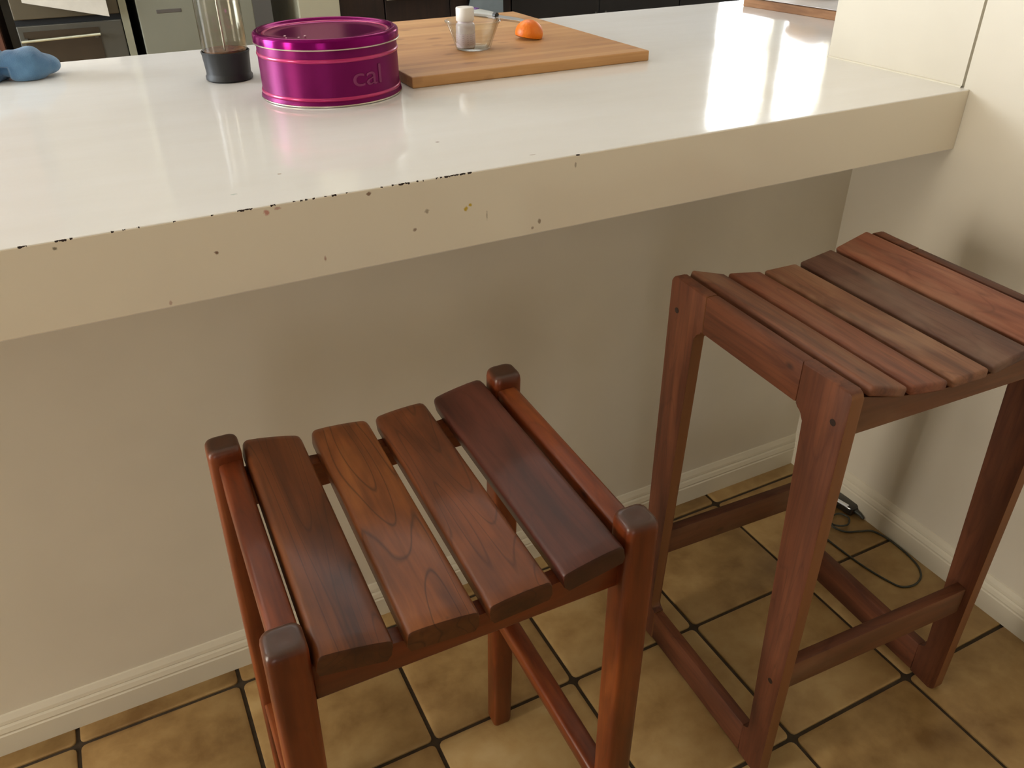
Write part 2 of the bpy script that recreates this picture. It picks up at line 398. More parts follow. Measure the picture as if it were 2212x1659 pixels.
def plank(bm, xa, za, xb, zb, y0, y1, th):
    """seat slat with eased long edges, plan-rounded back corners and a slightly crowned top"""
    d = Vector((xb-xa, 0, zb-za)); w = d.length; d.normalize(); up = Vector((-d.z, 0, d.x)); mid = Vector(((xa+xb)/2, 0, (za+zb)/2))
    def section(y, k, drop):
        h = w/2*k; o = []
        r = min(.007, h*.9)
        top = []
        for cx, a0, a1 in ((h-r, 0, 90), (-h+r, 90, 180)):
            for i in range(5):
                a = math.radians(a0+(a1-a0)*i/4); top.append((cx+r*math.cos(a), -r+r*math.sin(a)))
        top = top[:5]+[(h*.5, .0010), (0, .0014), (-h*.5, .0010)]+top[5:]
        pts = top+[(-h, -th*.75), (-h+.004, -th), (h-.004, -th), (h, -th*.75)]
        for u, t in pts:
            P = mid+d*u+up*(t-(drop if t > -th*.7 else 0)); o.append(bm.verts.new((P.x, y, P.z)))
        return o
    secs = [section(y0, .985, .0030), section(y0+.0008, .99, .0010), section(y0+.0026, .998, .0001), section(y0+.02, 1, 0), section(y1-.014, 1, 0), section(y1-.006, .985, .0006), section(y1-.002, .95, .002), section(y1, .88, .006)]
    n_ = len(secs[0])
    for a, b in zip(secs, secs[1:]):
        for i in range(n_): bm.faces.new((a[i], a[(i+1) % n_], b[(i+1) % n_], b[i]))
    bm.faces.new(secs[0][::-1]); bm.faces.new(secs[-1])

def rail_bar(bm, a, b, w, h, bev=.004):
    """bar from a to b (centre line), w across horizontally, h in z"""
    a, b = Vector(a), Vector(b); d = (b-a).normalized(); s = Vector((0, 0, 1)).cross(d).normalized()*w/2; u = Vector((0, 0, h/2))
    hexa(bm, [a-s-u, a+s-u, b+s-u, b-s-u, a-s+u, a+s+u, b+s+u, b-s+u], bev, 2)

LX, LY, LR = -1.289, -.5443, -.0204
st = empty('post_stool', (LX, LY, 0), LR)
tag(st, 'glossy red-brown wooden stool with four seat slats and rounded corner posts, nearest the camera', 'stool')
W2, D2, H = .4095/2, .3617/2, .7985
SXs, SYs = -.0244, -.006
def post(bm, top, bot, w):
    def ring(c, z, s, r):
        o = []
        h = w/2*s; r = min(r*s, h*.98)
        for sx, sy, a0 in ((1, 1, 0), (-1, 1, 90), (-1, -1, 180), (1, -1, 270)):
            for k in range(5):
                a = math.radians(a0+22.5*k); o.append(bm.verts.new((c[0]+sx*(h-r)+r*math.cos(a), c[1]+sy*(h-r)+r*math.sin(a), z)))
        return o
    secs = [(0, .80, .009), (.006, .86, .009), (.15, .9, .009), (.5, .97, .009), (H-.012, 1, .009), (H-.006, .975, .010), (H-.0025, .91, .011), (H-.0006, .80, .012), (H, .62, .012), (H-.0006, .3, .01)]
    rs = []
    for z, s, r in secs:
        t = z/H; rs.append(ring((bot[0]+(top[0]-bot[0])*t, bot[1]+(top[1]-bot[1])*t), z, s, r))
    n = len(rs[0])
    for a, b in zip(rs, rs[1:]):
        for i in range(n): bm.faces.new((a[i], a[(i+1) % n], b[(i+1) % n], b[i]))
    bm.faces.new(rs[0][::-1]); bm.faces.new(rs[-1])
PW = .043
for a, b in ((-1, -1), (1, -1), (1, 1), (-1, 1)):
    bm = bmesh.new()
    k = .35 if (a, b) == (1, -1) else 1.0
    post(bm, (a*W2, b*D2), (a*W2+SXs*k, b*D2+SYs), PW)
    link_mesh('leg', bm, POSTW, st, 50)
for a in (-1, 1):
    bm = bmesh.new(); rail_bar(bm, (a*.201, -D2+.012, .748), (a*.201, D2-.012, .748), .031, .062, .006)
    link_mesh('side_rail', bm, RM[1], st, 50)
    lean = -.0244*.62
    bm = bmesh.new(); rail_bar(bm, (a*.205+lean, -D2-.002, .290), (a*.205+lean, D2-.006, .290), .032, .030, .005)
    link_mesh('stretcher', bm, RM[1], st, 50)
LSL = [(-.178, .782, -.100, .766), (-.086, .769, -.004, .762), (.006, .763, .083, .768), (.096, .769, .175, .783)]
for b in (-1, 1):
    bm = bmesh.new()
    xs = [-.186+.372*i/24 for i in range(25)]
    poly = [(-.186, .696), (.186, .696)] + [(x, seatz(x, .177, .7335, .016)) for x in xs[::-1]]
    prism(bm, poly, lambda u, z, t: (u, t, z), b*(D2-.008)-.011, b*(D2-.008)+.011, .003, 2)
    link_mesh('apron', bm, RM[0], st, 50)
for (xa, za, xb, zb), m in zip(LSL, RS):
    bm = bmesh.new(); plank(bm, xa, za, xb, zb, -.203, .203, .0285)
    link_mesh('slat', bm, m, st, 32)

# ------------------------------------------------------------------ stool with sled side frames (right)
RX, RY, RR = -.495, -.508, -.0406
sr = empty('frame_stool', (RX, RY, 0), RR)
tag(sr, 'taller weathered brown wooden stool with closed side frames, in the corner by the right wall', 'stool')
FW, FD, FH, FT = .233, .209, .845, .022
def arc(cx, cy, r, a0, a1, n=5):
    return [(cx+r*math.cos(math.radians(a0+(a1-a0)*i/n)), cy+r*math.sin(math.radians(a0+(a1-a0)*i/n))) for i in range(n+1)]
def sideleg(s):
    # outline in (y,z) for the front leg (outer edge at -y); mirrored for s=+1
    p = arc(-FD+.012, .012, .012, 180, 270) + [(-.150, 0), (-.150, .078)] + arc(-.150, .094, .016, -90, -180)[0:]
    p += [(-.1335, .755)] + arc(-.1135, .757, .020, 180, 90) + [(-.1135, FH)] + arc(-FD+.010, FH-.010, .010, 90, 180)
    return [(-s*y, z) for y, z in p]
for a in (-1, 1):
    x0, x1 = (-FW, -FW+FT) if a < 0 else (FW-FT, FW)
    for b in (-1, 1):
        bm = bmesh.new(); prism(bm, sideleg(b), lambda y, z, t: (t, y, z), x0, x1, .0035, 2)
        lg = link_mesh('leg', bm, BM[2], sr, 40)
        if a < 0:
            for zz in ((.788, .248) if b < 0 else (.787,)):
                bm = bmesh.new()
                prism(bm, arc(b*.187, zz, .0052, 0, 345, 15), lambda y, z, t: (t, y, z), -FW-.0006, -FW+.004)
                d = link_mesh('dowel_plug', bm, plain('dark_plug', (40, 22, 14), .6), lg); d['label'] = 'dark round plug over the joint'
    bm = bmesh.new(); box(bm, x0, x1, -.1135, .1135, .777, FH, .0035)
    link_mesh('top_rail', bm, BM[1], sr, 40)
    bm = bmesh.new(); box(bm, x0+.0005, x1-.0005, -.150, .150, .002, .078, .0035)
    link_mesh('foot_rail', bm, BM[1], sr, 40)
RSL = [(-.197, .848, -.1254, .8265), (-.1164, .8265, -.0448, .8155), (-.0358, .8155, .0358, .8155), (.0448, .8165, .1164, .829), (.1254, .830, .197, .851)]
xi = FW-FT
for b in (-1, 1):
    bm = bmesh.new()
    xs = [-xi+2*xi*i/28 for i in range(29)]
    poly = [(-xi, .765), (xi, .765)] + [(x, seatz(x, .197, .7965, .030)) for x in xs[::-1]]
    prism(bm, poly, lambda u, z, t: (u, t, z), b*.188-.011, b*.188+.011, .002, 2)
    link_mesh('apron', bm, BM[0], sr, 40)
    bm = bmesh.new()
    zc = .252 if b < 0 else .245
    box(bm, -xi, xi, b*.187-.011, b*.187+.011, zc-.031, zc+.031, .004)
    link_mesh('stretcher', bm, BM[0], sr, 40)
for (xa, za, xb, zb), m in zip(RSL, BS):
    bm = bmesh.new(); slat(bm, xa, za, xb, zb, -.207, .207, .017, .005)
    link_mesh('slat', bm, m, sr, 50)

# ------------------------------------------------------------------ things on the counter
# biscuit tin
TX, TY, TR = -1.095, .355, .1325
tin = empty('biscuit_tin', (TX, TY, ZT))
tag(tin, 'round magenta metal biscuit tin with raised lettering, left of the chopping board', 'tin')
MAG = plain('magenta_lacquer', (104, 19, 74), .36, .1, 12, .35, 0)
MAGD = plain('magenta_lacquer_lid', (114, 10, 84), .17, .06, 10, .6, 0)
for m_ in (MAG, MAGD): m_.node_tree.nodes['Principled BSDF'].inputs['Specular Tint'].default_value = (.75, .12, .45, 1)
PNK = plain('pink_ridge_lacquer', (178, 24, 96), .3, .06, 20, .4, .4)
SIL = plain('bare_tin_metal', (200, 190, 176), .25, .05, 30, .9)
bm = bmesh.new()
lathe(bm, [(0, .001), (TR-.006, .001), (TR-.001, .0005), (TR+.003, .003), (TR+.003, .0065), (TR+.0005, .010), (TR, .014), (TR, .083), (TR, .095), (TR-.001, .104), (0, .104)], 96)
link_mesh('tin_body', bm, MAG, tin, 40)
for z in (.0135, .0805):
    bm = bmesh.new(); lathe(bm, [(TR-.001, z-.004), (TR+.0012, z-.0028), (TR+.0020, z), (TR+.0012, z+.0028), (TR-.001, z+.004)], 96, close=False)
    o = link_mesh('ridge', bm, PNK, tin, 60); o['label'] = 'pink raised band'
bm = bmesh.new(); lathe(bm, [(TR, .0005), (TR+.0034, .0008), (TR+.0040, .0022), (TR+.003, .0036), (TR, .0036)], 96, close=False)
o = link_mesh('base_rim', bm, SIL, tin, 60); o['label'] = 'bare metal base rim'
lid = bmesh.new()
lathe(lid, [(TR+.0015, .1005), (TR+.0045, .1005), (TR+.0045, .1125), (TR+.0035, .1155), (TR-.001, .1185), (TR-.005, .1185), (TR-.008, .116), (TR-.012, .1125), (TR-.05, .1120), (0, .1118)], 96, close=False)
L_ = link_mesh('lid', lid, MAGD, tin, 60)
bm = bmesh.new(); lathe(bm, [(TR+.002, .0982), (TR+.0048, .0985), (TR+.0056, .0998), (TR+.0048, .1012), (TR+.002, .1014)], 96, close=False)
o = link_mesh('lid_curl', bm, SIL, L_, 60); o['label'] = 'silver rolled lid edge'
bm = bmesh.new(); lathe(bm, [(TR-.0125, .1122), (TR-.013, .1135), (TR-.0155, .1140), (TR-.018, .1132), (TR-.0185, .1122)], 96, close=False)
o = link_mesh('lid_ridge', bm, PNK, L_, 60); o['label'] = 'pink ring inside the lid rim'
# crumbs on the lid
CRM = plain('crumb', (226, 190, 196), .6)
bm = bmesh.new()
for cx, cy, r in ((-.085, -.028, .0022), (-.066, -.055, .0018), (-.052, -.045, .0020), (-.088, -.05, .0014), (-.078, -.075, .0015)):
    bmesh.ops.create_icosphere(bm, subdivisions=1, radius=r, matrix=Matrix.Translation((cx, cy, .1135)) @ Matrix.Diagonal((1.3, .9, .6, 1)))
o = link_mesh('lid_fleck', bm, CRM, L_, 30); o['kind'] = 'stuff'
# raised lettering bent round the body
cu = bpy.data.curves.new('lettering_outline', 'FONT'); cu.body = 'cal'; cu.size = .049; cu.extrude = .0007; cu.space_character = 1.0; cu.offset = -.0005; cu.bevel_depth = .0006; cu.bevel_resolution = 1
to = bpy.data.objects.new('lettering_outline', cu); C.objects.link(to)
dg = bpy.context.evaluated_depsgraph_get(); me = bpy.data.meshes.new_from_object(to.evaluated_get(dg))
bpy.data.objects.remove(to, do_unlink=True); bpy.data.curves.remove(cu)
me.name = 'lettering'
bm = bmesh.new(); bm.from_mesh(me)
bmesh.ops.subdivide_edges(bm, edges=[e for e in bm.edges if e.calc_length() > .006], cuts=3)
xs = [q.co.x for q in bm.verts]; xa, xb = min(xs), max(xs)
A0, A1 = math.radians(-88), math.radians(-61.5)
for q in bm.verts:
    x, y, z = q.co
    a = A0+(A1-A0)*(x-xa)/(xb-xa); r = TR+.0004+z
    q.co = (r*math.cos(a), r*math.sin(a), .0335+y)
bm.to_mesh(me); bm.free()
me.materials.clear(); me.materials.append(plain('lettering_lacquer', (122, 34, 86), .45, .05, 20, .2, 0))
o = bpy.data.objects.new('lettering', me); C.objects.link(o); o.parent = tin; o['label'] = 'raised lower-case letters'

# coffee press
PX, PY, PR = -1.253, .573, .0455
fp = empty('coffee_press', (PX, PY, ZT))
tag(fp, 'glass coffee press on a black base with spent grounds, behind the magenta tin', 'coffee press')
BLK = plain('black_plastic', (11, 12, 14), .55, .1, 30)
STL = plain('brushed_steel', (190, 188, 180), .25, .06, 40, 1)
bm = bmesh.new()
lathe(bm, [(0, 0), (.044, 0), (.0475, .003), (.0475, .009), (.0455, .012), (.0450, .016), (.0475, .050), (.0490, .0565), (.0478, .058), (.0462, .057), (.0440, .020), (0, .018)], 64)
link_mesh('base', bm, BLK, fp, 40)
bm = bmesh.new()
lathe(bm, [(0, .019), (.040, .0192), (.0432, .024), (.0452, .055), (.0458, .21), (.0470, .215), (.0448, .215), (.0434, .208), (.0430, .055), (.0412, .026), (.036, .0215), (0, .0215)], 64, close=False)
o = link_mesh('beaker', bm, glass('clear_beaker_glass', (.93, .92, .88, 1), (.66, .64, .54, 1), .35), fp, 60); o['label'] = 'clear glass beaker'
bm = bmesh.new()
lathe(bm, [(0, .0222), (.036, .0222), (.0405, .027), (.0424, .056), (.039, .0600), (.024, .0555), (.010, .0545), (0, .055)], 48)
for q in bm.verts: q.co.z += .0016*noise.noise(q.co*120) if q.co.z > .05 else 0
o = link_mesh('coffee_grounds', bm, plain('wet_grounds', (104, 64, 34), .6, .4, 90, bump=.5), fp, 60); o['label'] = 'brown wet coffee grounds'
bm = bmesh.new(); lathe(bm, [(0, .056), (.0022, .056), (.0022, .262), (0, .262)], 16)
link_mesh('plunger_rod', bm, STL, fp, 40)
bm = bmesh.new(); lathe(bm, [(0, .2155), (.0485, .2155), (.049, .222), (.046, .229), (.02, .233), (0, .234)], 48)
link_mesh('press_lid', bm, BLK, fp, 40)
bm = bmesh.new(); lathe(bm, [(0, .26), (.007, .26), (.013, .268), (.013, .276), (.007, .283), (0, .284)], 32)
link_mesh('plunger_knob', bm, BLK, fp, 40)

# chopping board
def bamboo(name):
    n = N(name); v = n.obj()
    strips = n.vmath('FLOOR', n.mapping(v, (0, 42, 0)), (0, 0, 0))
    wn = n.new('ShaderNodeTexWhiteNoise', noise_dimensions='3D'); n.lk(strips, wn.inputs['Vector'])
    fine = n.noise(n.mapping(v, (6, 240, 240)), 1, 4, .6); broad = n.noise(n.mapping(v, (3, 9, 9)), 1, 3, .5)
    f = n.math('ADD', n.math('MULTIPLY', wn.outputs['Value'], .35), n.math('MULTIPLY_ADD', fine, .3, n.math('MULTIPLY', broad, .5)))
    col = n.ramp(f, [(.25, lin((160, 108, 62))), (.5, lin((190, 138, 84))), (.8, lin((208, 160, 104)))])
    k = n.new('ShaderNodeTexVoronoi', feature='F1'); n.lk(n.mapping(v, (9, 17, 11)), k.inputs['Vector']); k.inputs['Scale'].default_value = 1
    kk = n.ramp(n.math('ADD', k.outputs['Distance'], n.math('MULTIPLY', n.noise(v, 30, 3), .25)), [(.22, G1), (.36, G0)])
    col = n.mix(n.math('MULTIPLY', kk, .5), col, lin((112, 62, 30)))
    n.p(Base_Color=col, Roughness=.5); n.bump(fine, .1, .001)
    return n.m
BAM = bamboo('bamboo_board')
BZ = .022
cb = empty('chopping_board', (-.667, .64, ZT))
tag(cb, 'large rectangular bamboo chopping board holding a glass bowl and orange half, beside the magenta tin', 'chopping board')
bm = bmesh.new(); box(bm, -.281, .287, -.342, .330, 0, BZ, .0025); link_mesh('board', bm, BAM, cb)
bm = bmesh.new(); BT = ZT+BZ

# glass bowl
gb = empty('glass_bowl', (-.716, .512, BT))
tag(gb, 'small clear glass bowl with flared sides on the chopping board, holding a white-capped bottle', 'bowl')
bm = bmesh.new()
lathe(bm, [(0, 0), (.036, 0), (.0395, .002), (.046, .022), (.0585, .0535), (.0625, .0575), (.0635, .0595), (.0620, .0610), (.0595, .0600), (.0555, .0545), (.043, .022), (.0365, .0055), (.033, .0045), (0, .0045)], 14*4, close=False)
link_mesh('bowl', bm, glass('clear_bowl_glass', (.96, .97, .95, 1), (.80, .79, .72, 1), .95), gb, 35)

# bottle in the bowl
bt = empty('pill_bottle', (-.7345, .512, BT+.0047))
tag(bt, 'small clear bottle with ribbed white screw cap standing inside the glass bowl', 'bottle')
bm = bmesh.new()
lathe(bm, [(0, 0), (.0195, 0), (.0215, .002), (.0215, .046), (.020, .050), (.0172, .0525), (.0172, .058), (.0150, .058), (.0150, .052), (.018, .048), (.0195, .045), (.0195, .003), (0, .003)], 48, close=False)
n = N('frosted_bottle_plastic'); n.p(Base_Color=n.ramp(n.noise(n.obj(), 60, 3), [(.3, lin((214, 200, 206))), (.7, lin((232, 224, 226)))]), Roughness=.25, Transmission_Weight=.08, IOR=1.3)
link_mesh('bottle_body', bm, n.m, bt, 40)
bm = bmesh.new(); lathe(bm, [(.02155, .006), (.0219, .0065), (.0219, .030), (.02155, .0305)], 48, close=False)
n = N('pale_printed_label'); vv = n.obj(); X = n.sep(vv)
ln = n.math('GREATER_THAN', n.math('SINE', n.math('MULTIPLY', X[2], 1500)), .35)
wd = n.math('GREATER_THAN', n.noise(n.mapping(vv, (260, 260, 40)), 1, 2), .53)
n.p(Base_Color=n.mix(n.math('MULTIPLY', n.math('MULTIPLY', ln, wd), .35), lin((220, 204, 212)), lin((120, 96, 120))), Roughness=.5)
o = link_mesh('bottle_label', bm, n.m, bt, 60); o['label'] = 'pale lilac printed label'
bm = bmesh.new()
def ribring(r, z, n=80): return [bm.verts.new(((r-(.0004 if i % 2 else 0))*math.cos(2*PI*i/n), (r-(.0004 if i % 2 else 0))*math.sin(2*PI*i/n), z)) for i in range(n)]
rr = [ribring(.0198, .0565), ribring(.0203, .0575), ribring(.0203, .082), ribring(.0192, .0840), ribring(.0185, .0842)]
for a, b in zip(rr, rr[1:]):
    for i in range(80): bm.faces.new((a[i], a[(i+1) % 80], b[(i+1) % 80], b[i]))
bm.faces.new(rr[0][::-1]); bm.faces.new(rr[-1])
o = link_mesh('screw_cap', bm, plain('white_cap_plastic', (240, 234, 226), .35, .02), bt, 40); o['label'] = 'white ribbed screw cap'

# orange half
og = empty('orange_half', (-.546, .562, BT))
tag(og, 'cut half of a bright orange lying face down on the chopping board', 'orange')
n = N('orange_peel'); v2 = n.obj(); f = n.noise(v2, 320, 3); g = n.noise(v2, 18, 3)
n.p(Base_Color=n.ramp(g, [(.3, lin((236, 112, 8))), (.7, lin((250, 140, 24)))]), Roughness=.42, Subsurface_Weight=.12, Subsurface_Radius=(.01, .004, .001), Subsurface_Scale=.3)
n.bump(f, .35, .0012)
bm = bmesh.new()
OR = .0335
lathe(bm, [(OR*math.cos(math.radians(a)), OR*.90*math.sin(math.radians(a))) for a in range(-14, 90, 6)]+[(.003, OR*.895), (0, OR*.885)], 48)
tilt = Matrix.Translation((0, 0, .0165)) @ Matrix.Rotation(math.radians(9), 4, Vector((.25, .97, 0)))
bm.transform(tilt)
zmin = min(q.co.z for q in bm.verts); bmesh.ops.translate(bm, verts=bm.verts, vec=(0, 0, -zmin+.0002))
link_mesh('peel', bm, n.m, og, 60)
bm = bmesh.new()
lathe(bm, [(0, -.0094), (.0300, -.0094), (.0318, -.0086), (0, -.0084)], 40); bm.transform(tilt); bmesh.ops.translate(bm, verts=bm.verts, vec=(0, 0, -zmin+.0002))
o = link_mesh('cut_face', bm, plain('orange_flesh', (240, 176, 80), .4, .15, 60), og, 60); o['label'] = 'paler cut flesh underneath'

# knife at the far edge of the board
kn = empty('paring_knife', (0, 0, 0))
tag(kn, 'small paring knife with grey and purple handle, lying behind the orange half', 'knife')
KA = Vector((-.512, .955, BT)); KB = Vector((-.452, .775, BT))
kd = (KB-KA).normalized(); ks = Vector((-kd.y, kd.x, 0)); up = Vector((0, 0, 1))
def kpt(s, w, z): return KA+kd*s+ks*w+up*z
def ellbar(bm, secs, n=16):
    rs = []
    for s, w, h, z in secs:
        rs.append([bm.verts.new(kpt(s, w*math.cos(2*PI*i/n), z+h*math.sin(2*PI*i/n))) for i in range(n)])
    for a, b in zip(rs, rs[1:]):
        for i in range(n): bm.faces.new((a[i], a[(i+1) % n], b[(i+1) % n], b[i]))
    bm.faces.new(rs[0][::-1]); bm.faces.new(rs[-1])
bm = bmesh.new(); ellbar(bm, [(-.022, .004, .004, .010), (-.016, .010, .0085, .010), (0, .0125, .0098, .010), (.04, .0115, .009, .010), (.072, .009, .008, .0095), (.084, .0075, .007, .009)])
hd = link_mesh('handle', bm, plain('grey_handle_plastic', (148, 148, 140), .5), kn, 60); hd['label'] = 'pale grey handle'
bm = bmesh.new()
for m in range(1):
    R1 = [bm.verts.new(kpt(.006+.017*math.cos(2*PI*i/20), .0085*math.sin(2*PI*i/20), .0175)) for i in range(20)]
    R2 = [bm.verts.new(kpt(.006+.015*math.cos(2*PI*i/20), .007*math.sin(2*PI*i/20), .0212)) for i in range(20)]
    for i in range(20): bm.faces.new((R1[i], R1[(i+1) % 20], R2[(i+1) % 20], R2[i]))
    bm.faces.new(R2); bm.faces.new(R1[::-1])
o = link_mesh('grip_inlay', bm, plain('purple_grip', (74, 26, 104), .45), hd, 40); o['label'] = 'purple oval inlay'
bm = bmesh.new(); ellbar(bm, [(.082, .0088, .0078, .009), (.092, .0080, .0072, .009)])
o = link_mesh('collar', bm, plain('dark_collar', (52, 54, 52), .4), kn, 40); o['label'] = 'dark collar between handle and blade'
bm = bmesh.new()
pr = [(.088, -.0045), (.088, .0045), (.17, .0045), (.195, .001), (.205, -.0045)]
prism(bm, pr, lambda s, w, t: kpt(s, w, .0075+t*1.0+w*.5), -.0006, .0006)
link_mesh('blade', bm, plain('dull_blade_steel', (120, 118, 112), .4, .05, 40, .8), kn)

# blue cloth
cl_bm = bmesh.new()
bmesh.ops.create_icosphere(cl_bm, subdivisions=6, radius=1)
CW = [(-.058, .012, .030, .052, .048, .046), (.020, -.004, .026, .056, .042, .036), (.052, .014, .024, .034, .04, .024)]
for q in cl_bm.verts:
    d = q.co.normalized()
    # union of three soft lobes
    best = 0
    for cx, cy, cz, rx, ry, rz in CW:
        c = Vector((cx, cy, cz)); 
        o_ = Vector((0, 0, .022)); 
        # ray from o_ along d against the ellipsoid
        e = Vector(((o_.x-cx)/rx, (o_.y-cy)/ry, (o_.z-cz)/rz)); f = Vector((d.x/rx, d.y/ry, d.z/rz))
        A = f.dot(f); B = 2*e.dot(f); Cc = e.dot(e)-1; disc = B*B-4*A*Cc
        if disc > 0: best = max(best, (-B+math.sqrt(disc))/(2*A))
    best = max(best, .016)
    p = Vector((0, 0, .022))+d*best
    p += d*(.009*noise.noise(p*26)+.0045*(1-abs(noise.noise(p*Vector((38, 30, 30)).x)))*noise.noise(p*15))
    if p.x < -.012 and p.x > -.032 and p.z < .03: p += Vector((0, .012, 0)) if d.y < 0 else Vector((0, 0, 0))
    q.co = p
bmesh.ops.smooth_vert(cl_bm, verts=cl_bm.verts, factor=.5, use_axis_x=True, use_axis_y=True, use_axis_z=True)
bmesh.ops.smooth_vert(cl_bm, verts=cl_bm.verts, factor=.5, use_axis_x=True, use_axis_y=True, use_axis_z=True)
for q in cl_bm.verts:
    if q.co.z < .001: q.co.z = .001
n = N('blue_terry_cloth'); v3 = n.obj(); f = n.noise(v3, 420, 3); g = n.noise(v3, 22, 3)
n.p(Base_Color=n.ramp(g, [(.3, lin((62, 98, 134))), (.7, lin((94, 134, 168)))]), Roughness=.95, Sheen_Weight=.3)
n.bump(f, .6, .002)
cl = link_mesh('dish_cloth', cl_bm, n.m, None, 80); cl.location = (-1.652, .79, ZT)
tag(cl, 'crumpled blue dish cloth bunched up on the left end of the white counter', 'cloth')

# serving board and what lies on it, beyond the wall end
sb = empty('serving_board', (.62, .52, ZT))
tag(sb, 'wooden serving board lined with white paper, half hidden behind the wall end', 'board')
bm = bmesh.new(); box(bm, -.235, .23, -.26, .325, 0, .022, .002); 
for q in bm.verts: q.co.x += (q.co.y-.0)*-.10
link_mesh('board', bm, wood('serving_board_wood', (128, 88, 58), (156, 112, 76), (176, 132, 94), 1, .5, 0, rings=.2), sb)
bm = bmesh.new(); box(bm, -.222, .22, -.25, .28, .0222, .0236)
for q in bm.verts: q.co.x += q.co.y*-.10; q.co.z += .0016*noise.noise(q.co*30)+.0012
sp = link_mesh('paper_sheet', bm, plain('white_paper', (232, 226, 222), .6), None); sp.location = (.62, .52, ZT)
tag(sp, 'white paper sheet spread over the serving board by the wall end', 'paper')
lf = bmesh.new(); bmesh.ops.create_uvsphere(lf, u_segments=32, v_segments=20, radius=1)
for q in lf.verts:
    q.co = Vector((q.co.x*.085, q.co.y*.075, q.co.z*.045+.045))*1.0
    q.co += q.co.normalized()*.004*noise.noise(q.co*22)
    q.co.z = max(q.co.z, .0005)
lo = link_mesh('bread_roll', lf, plain('bread_crust', (178, 128, 66), .6, .25, 30, bump=.4), None, 60)
lo.location = (.545, .735, ZT+.0262)
tag(lo, 'golden brown bread roll on the white paper, cut off by the top of the frame', 'bread')

# ------------------------------------------------------------------ kitchen beyond
YF = 2.9
OVG = plain('dark_oven_glass', (62, 52, 40), .25, .12, 6, .2)
OVS = plain('dark_steel_front', (86, 84, 76), .4, .08, 8, .5)
GAP = plain('black_shadow_gap', (16, 15, 13), .8)
ov = empty('wall_oven', (-1.51, YF, 0)); tag(ov, 'dark built-in oven with a long pale bar handle, behind the blue cloth', 'oven')
bm = bmesh.new(); box(bm, -.205, .205, .02, .58, 0, 2.3); link_mesh('oven_casing', bm, GAP, ov)
bm = bmesh.new(); box(bm, -.205, .203, 0, .02, .30, .884, .004); dr = link_mesh('oven_door', bm, OVS, ov)
bm = bmesh.new(); box(bm, -.185, .105, -.003, .001, .36, .862); o = link_mesh('door_glass', bm, OVG, dr); o['label'] = 'brown tinted glass panel'
bm = bmesh.new(); tube(bm, [(-.199, -.035, .829), (.106, -.035, .837)], .0055, 12); hdl = link_mesh('handle', bm, plain('pale_steel_handle', (196, 196, 172), .35, .05, 30, .6), dr, 40)
for x in (-.18, .09):
    bm = bmesh.new(); box(bm, x-.006, x+.006, -.034, .001, .825, .838); link_mesh('handle_bracket', bm, OVS, hdl)
bm = bmesh.new(); box(bm, -.205, .203, 0, .02, .908, 2.28, .004); link_mesh('control_panel', bm, plain('oven_upper_panel', (88, 80, 64), .35, .1, 8, .3), ov)
bm = bmesh.new(); box(bm, .206, .236, -.002, .55, 0, 2.3); 
o = link_mesh('kitchen_divider', bm, plain('pale_edge_panel', (128, 126, 106), .5)); o.location = (-1.51, YF, 0)
tag(o, 'thin pale upright panel between the dark oven and the grey dishwasher', 'panel')
tb = bmesh.new()
for i in range(2): pass
box(tb, -.155, .158, -.0475, -.0455, 0, .5)
for q in tb.verts:
    if q.co.z < .2: q.co.z = .978 + (q.co.x+.155)*-.235
    else: q.co.z = 1.4
    q.co.y += .004*math.sin(q.co.x*20)
o = link_mesh('paper_notice', tb, plain('white_notice_paper', (192, 186, 174), .7)); o.location = (-1.51, YF, 0)
tag(o, 'white sheet hanging crookedly in front of the dark oven', 'paper')

dw = empty('dishwasher', (-1.0, YF, 0)); tag(dw, 'grey dishwasher front with a small slot handle, seen behind the coffee press', 'dishwasher')
DWM = plain('grey_enamel', (116, 115, 100), .5, .05, 6)
bm = bmesh.new(); box(bm, -.235, .26, .02, .58, 0, 2.3); link_mesh('casing', bm, GAP, dw)
bm = bmesh.new(); box(bm, -.235, .26, 0, .02, .05, .958, .004); d2 = link_mesh('door_panel', bm, DWM, dw)
bm = bmesh.new(); box(bm, -.158, -.053, -.002, .002, .896, .911, .002); o = link_mesh('slot_handle', bm, plain('slot_shadow', (78, 72, 66), .6), d2); o['label'] = 'dark recessed slot'
bm = bmesh.new(); box(bm, -.235, .26, 0, .02, .972, 1.28, .004); link_mesh('top_panel', bm, DWM, dw)

pc = empty('white_cupboard', (-.435, YF, 0)); tag(pc, 'narrow off-white cupboard standing proud of the dark cabinets, above the tin', 'cupboard')
PCM = plain('off_white_laminate', (164, 158, 134), .5, .04, 5)
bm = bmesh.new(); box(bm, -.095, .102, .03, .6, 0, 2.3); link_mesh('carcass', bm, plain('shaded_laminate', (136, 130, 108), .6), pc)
bm = bmesh.new(); box(bm, -.095, .102, 0, .028, .06, 2.29, .003); link_mesh('door', bm, PCM, pc)

